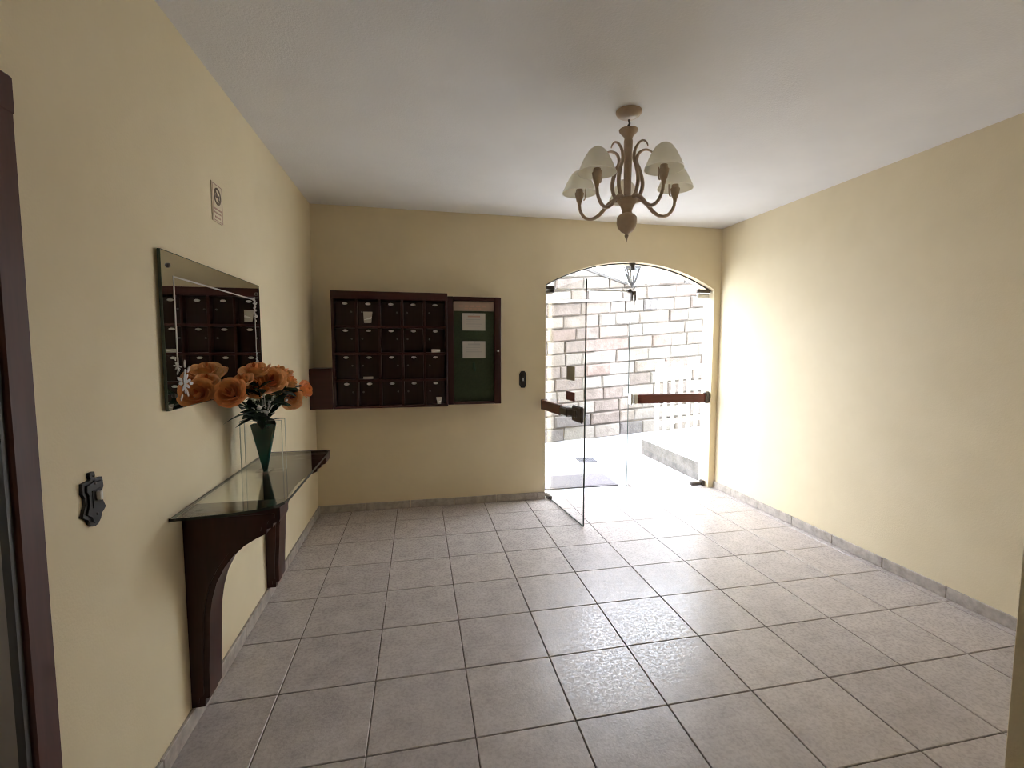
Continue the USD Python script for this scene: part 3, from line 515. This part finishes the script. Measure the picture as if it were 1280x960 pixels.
def petal(R, h, a0, width, open_, curl, rr):
    """one cupped petal: base at the axis, belly at two thirds, rim rolled outwards by curl"""
    nu, nv = 9, 8; v = []; ph = rr.uniform(0, 6); hk = h * rr.uniform(.90, 1.08); open_ = open_ * rr.uniform(.88, 1.12); curl = curl * rr.uniform(.7, 1.4)
    for j in range(nv):
        t = j / (nv - 1)
        for i in range(nu):
            u = -1 + 2 * i / (nu - 1)
            w = width * (0.5 + 0.5 * math.sin(min(1, t * 1.3) * math.pi / 2)) * (1 - .22 * t ** 6)
            rad = R * (.10 + open_ * math.sin(min(1.0, t * 1.25) * math.pi / 2) ** .8) + curl * R * max(0, t - .70) ** 1.4 * 3.2 * (1 - .25 * u * u) + .10 * R * u
            zz = hk * (t * (1 - .22 * abs(u) ** 2.5) - curl * 1.1 * max(0, t - .82) ** 1.2 * 2.0) + .02 * R * math.sin(3 * u + ph) * t
            ang = a0 + u * w
            v.append((rad * math.cos(ang), rad * math.sin(ang), zz))
    f = []
    for j in range(nv - 1):
        for i in range(nu - 1):
            A = j * nu + i; f += [[A, A + 1, A + nu + 1], [A, A + nu + 1, A + nu]]
    return np.array(v), np.array(f)
def leaf_mesh(base, d, L, W, droop, side):
    d = np.array(d, float); d /= np.linalg.norm(d); s = np.cross(d, (0, 0, 1)); s = s / (np.linalg.norm(s) + 1e-9); s = s * math.cos(side) + np.cross(s, d) * math.sin(side); n = np.cross(s, d)
    v, f = [], []
    N = 7
    for k in range(N):
        t = k / (N - 1); w = W * math.sin(math.pi * min(1, t * .93 + .05)) ** .8 * (1 - .25 * t); c = np.array(base) + d * L * t - np.array((0, 0, 1)) * droop * t * t
        for q in (-1, 0, 1): v.append(c + s * w * q - n * .18 * w * (abs(q) - .5) * -1)
    for k in range(N - 1):
        for q in (0, 1): a = k * 3 + q; f += [[a, a + 1, a + 4], [a, a + 4, a + 3]]
    return np.array(v), np.array(f)
roses = [((.50, -4.53, 3.20), (-.1, -1.0, .45), .165, 'petal_orange', 'large open orange rose at the left of the bouquet, facing the camera'),
         ((.52, -4.24, 3.31), (-.15, -.5, .9), .125, 'petal_peach', 'smaller orange rose tucked behind the large leftmost rose'),
         ((.60, -4.07, 3.24), (.35, -1.0, .5), .13, 'petal_orange', 'half-open orange rose in the lower middle of the bouquet'),
         ((.60, -4.01, 3.42), (-.1, -.4, 1.0), .15, 'petal_amber', 'amber rose topping the bouquet, seen against the mirror edge'),
         ((.76, -3.97, 3.30), (.45, -1.0, .6), .165, 'petal_peach', 'large open peach rose at the centre of the bouquet'),
         ((.72, -3.42, 3.37), (.3, -.1, 1.0), .14, 'petal_amber', 'amber rose at the top right of the bouquet'),
         ((.82, -3.36, 3.25), (.7, .1, .8), .115, 'petal_amber', 'small amber rose between the top right and the outermost right rose'),
         ((.88, -3.58, 3.04), (.5, -1.0, .05), .135, 'petal_peach', 'pale peach rose hanging lowest on the right of the bouquet'),
         ((.96, -3.14, 3.11), (1.0, -.25, .3), .125, 'petal_orange', 'rightmost orange rose of the bouquet, turned sideways')]
for i, (c, n, R, pm, lab) in enumerate(roses):
    rr = random.Random(40 + i); c = np.array(c); n = np.array(n, float); n /= np.linalg.norm(n)
    root = np.array((VX + rr.uniform(-.04, .04), VY + rr.uniform(-.03, .03), VZ + .30))
    t = thing('rose', lab, 'rose', loc=root, group='artificial roses in the vase')
    T = trimesh.geometry.align_vectors((0, 0, 1), n); R *= 1.0; T[:3, 3] = c - n * R * .55
    a = rr.uniform(0, 6)
    for li, (cnt, rad, h, wd, fl_, cup) in enumerate(((2, .10, 1.26, 1.7, 1.0, .02), (3, .26, 1.22, 1.2, 1.0, .10), (3, .46, 1.12, 1.2, 1.0, .20), (4, .66, 1.00, .98, 1.0, .28), (5, .86, .84, .85, 1.0, .34))):
        for k in range(cnt):
            v, f = petal(R * rad, R * h, a + 2 * math.pi * k / cnt + rr.uniform(-.15, .15), wd, fl_, cup, rr)
            v = v @ T[:3, :3].T + T[:3, 3]; obj('petal', (v, f), 'petal_deep' if li in (0,) else 'petal_orange' if li in (1, 2) else pm, t, True)
        a += .7
    obj('calyx', trimesh.Trimesh(*(lambda m: (m.vertices @ T[:3, :3].T + T[:3, 3], m.faces))(lathe([(0, -.35 * R), (.12 * R, -.3 * R), (.18 * R, -.08 * R), (.2 * R, .0 * R), (0, -.02 * R)], (0, 0, 0), 10)), process=False), 'stem_green', t, True)
    mouth = np.array((VX + (root[0] - VX) * 1.6, VY, VZ + .60)); e_ = c - n * R * .85
    obj('stem', tube(spline([root, mouth, mouth * .5 + e_ * .5 + np.array((0, 0, .03)), e_], 5), .011, 6), 'stem_green', t, True)
sprays = [((-.25, -.75, .42), 'dark green leaf spray drooping at the left of the bouquet'), ((.10, -.55, .75), 'dark green leaf spray low in the front of the bouquet'), ((.45, -.35, .55), 'dark green leaf spray spreading towards the room'),
          ((.4, .5, .5), 'dark green leaf spray under the right-hand roses'), ((.0, -.2, 1.0), 'dark green leaf spray upright in the heart of the bouquet'), ((.2, .25, .95), 'dark green leaf spray rising behind the centre rose'), ((-.12, -.95, .22), 'dark green leaf spray hanging furthest down on the left')]
for i, (d, lab) in enumerate(sprays):
    rr = random.Random(70 + i); d = np.array(d, float); d /= np.linalg.norm(d); mouth = np.array((VX, VY, VZ + .60)); tip = mouth + d * (.60 if i != 4 else .45) + np.array((0, 0, .05))
    root = np.array((VX, VY, VZ + .3)); t = thing('leaf_spray', lab, 'foliage', loc=root, group='leaf sprays in the vase')
    path = spline([root, mouth, (mouth + tip) / 2 + np.array((0, 0, .05)), tip], 5); obj('stem', tube(path, .009, 5), 'stem_green', t, True)
    for k in range(13):
        b = path[min(5 + int(k * .8), len(path) - 1)]; a = rr.uniform(0, 6.28); dd = d * .6 + np.array((math.cos(a), math.sin(a), rr.uniform(-.5, .5))) * .8
        if (b + dd / np.linalg.norm(dd) * .25)[0] < X0 + .07: dd[0] = abs(dd[0])
        obj('leaf', leaf_mesh(b, dd, rr.uniform(.16, .27), rr.uniform(.05, .075), .06, rr.uniform(-.6, .6)), 'dark_leaf', t, True)
for i, (d, lab) in enumerate((((.15, -.45, .85), 'sprig of tiny white filler flowers in front of the vase mouth'), ((.35, .1, .9), 'sprig of tiny white filler flowers right of the vase mouth'), ((-.02, -.7, .7), 'sprig of tiny white filler flowers under the leftmost roses'))):
    rr = random.Random(90 + i); d = np.array(d); d = d / np.linalg.norm(d); mouth = np.array((VX + .02 * i, VY, VZ + .6)); root = mouth - [0, 0, .25]; t = thing('filler_sprig', lab, 'filler flowers', loc=root, group='white filler sprigs in the vase')
    st, bl = [], []
    for k in range(9):
        e = mouth + (d + np.array([rr.uniform(-.35, .35) for _ in range(3)])) * rr.uniform(.16, .42); e[0] = max(e[0], X0 + .12)
        st.append(tube(spline([root, mouth, e], 4), .005, 4)); s_ = trimesh.creation.icosphere(1, rr.uniform(.014, .024)); s_.vertices *= [1, 1.6, .9]; s_.apply_translation(e); bl.append(s_)
    obj('stems', st, 'filler_white', t, True)
    for b in bl: obj('blossom', b, 'filler_white', t, True)
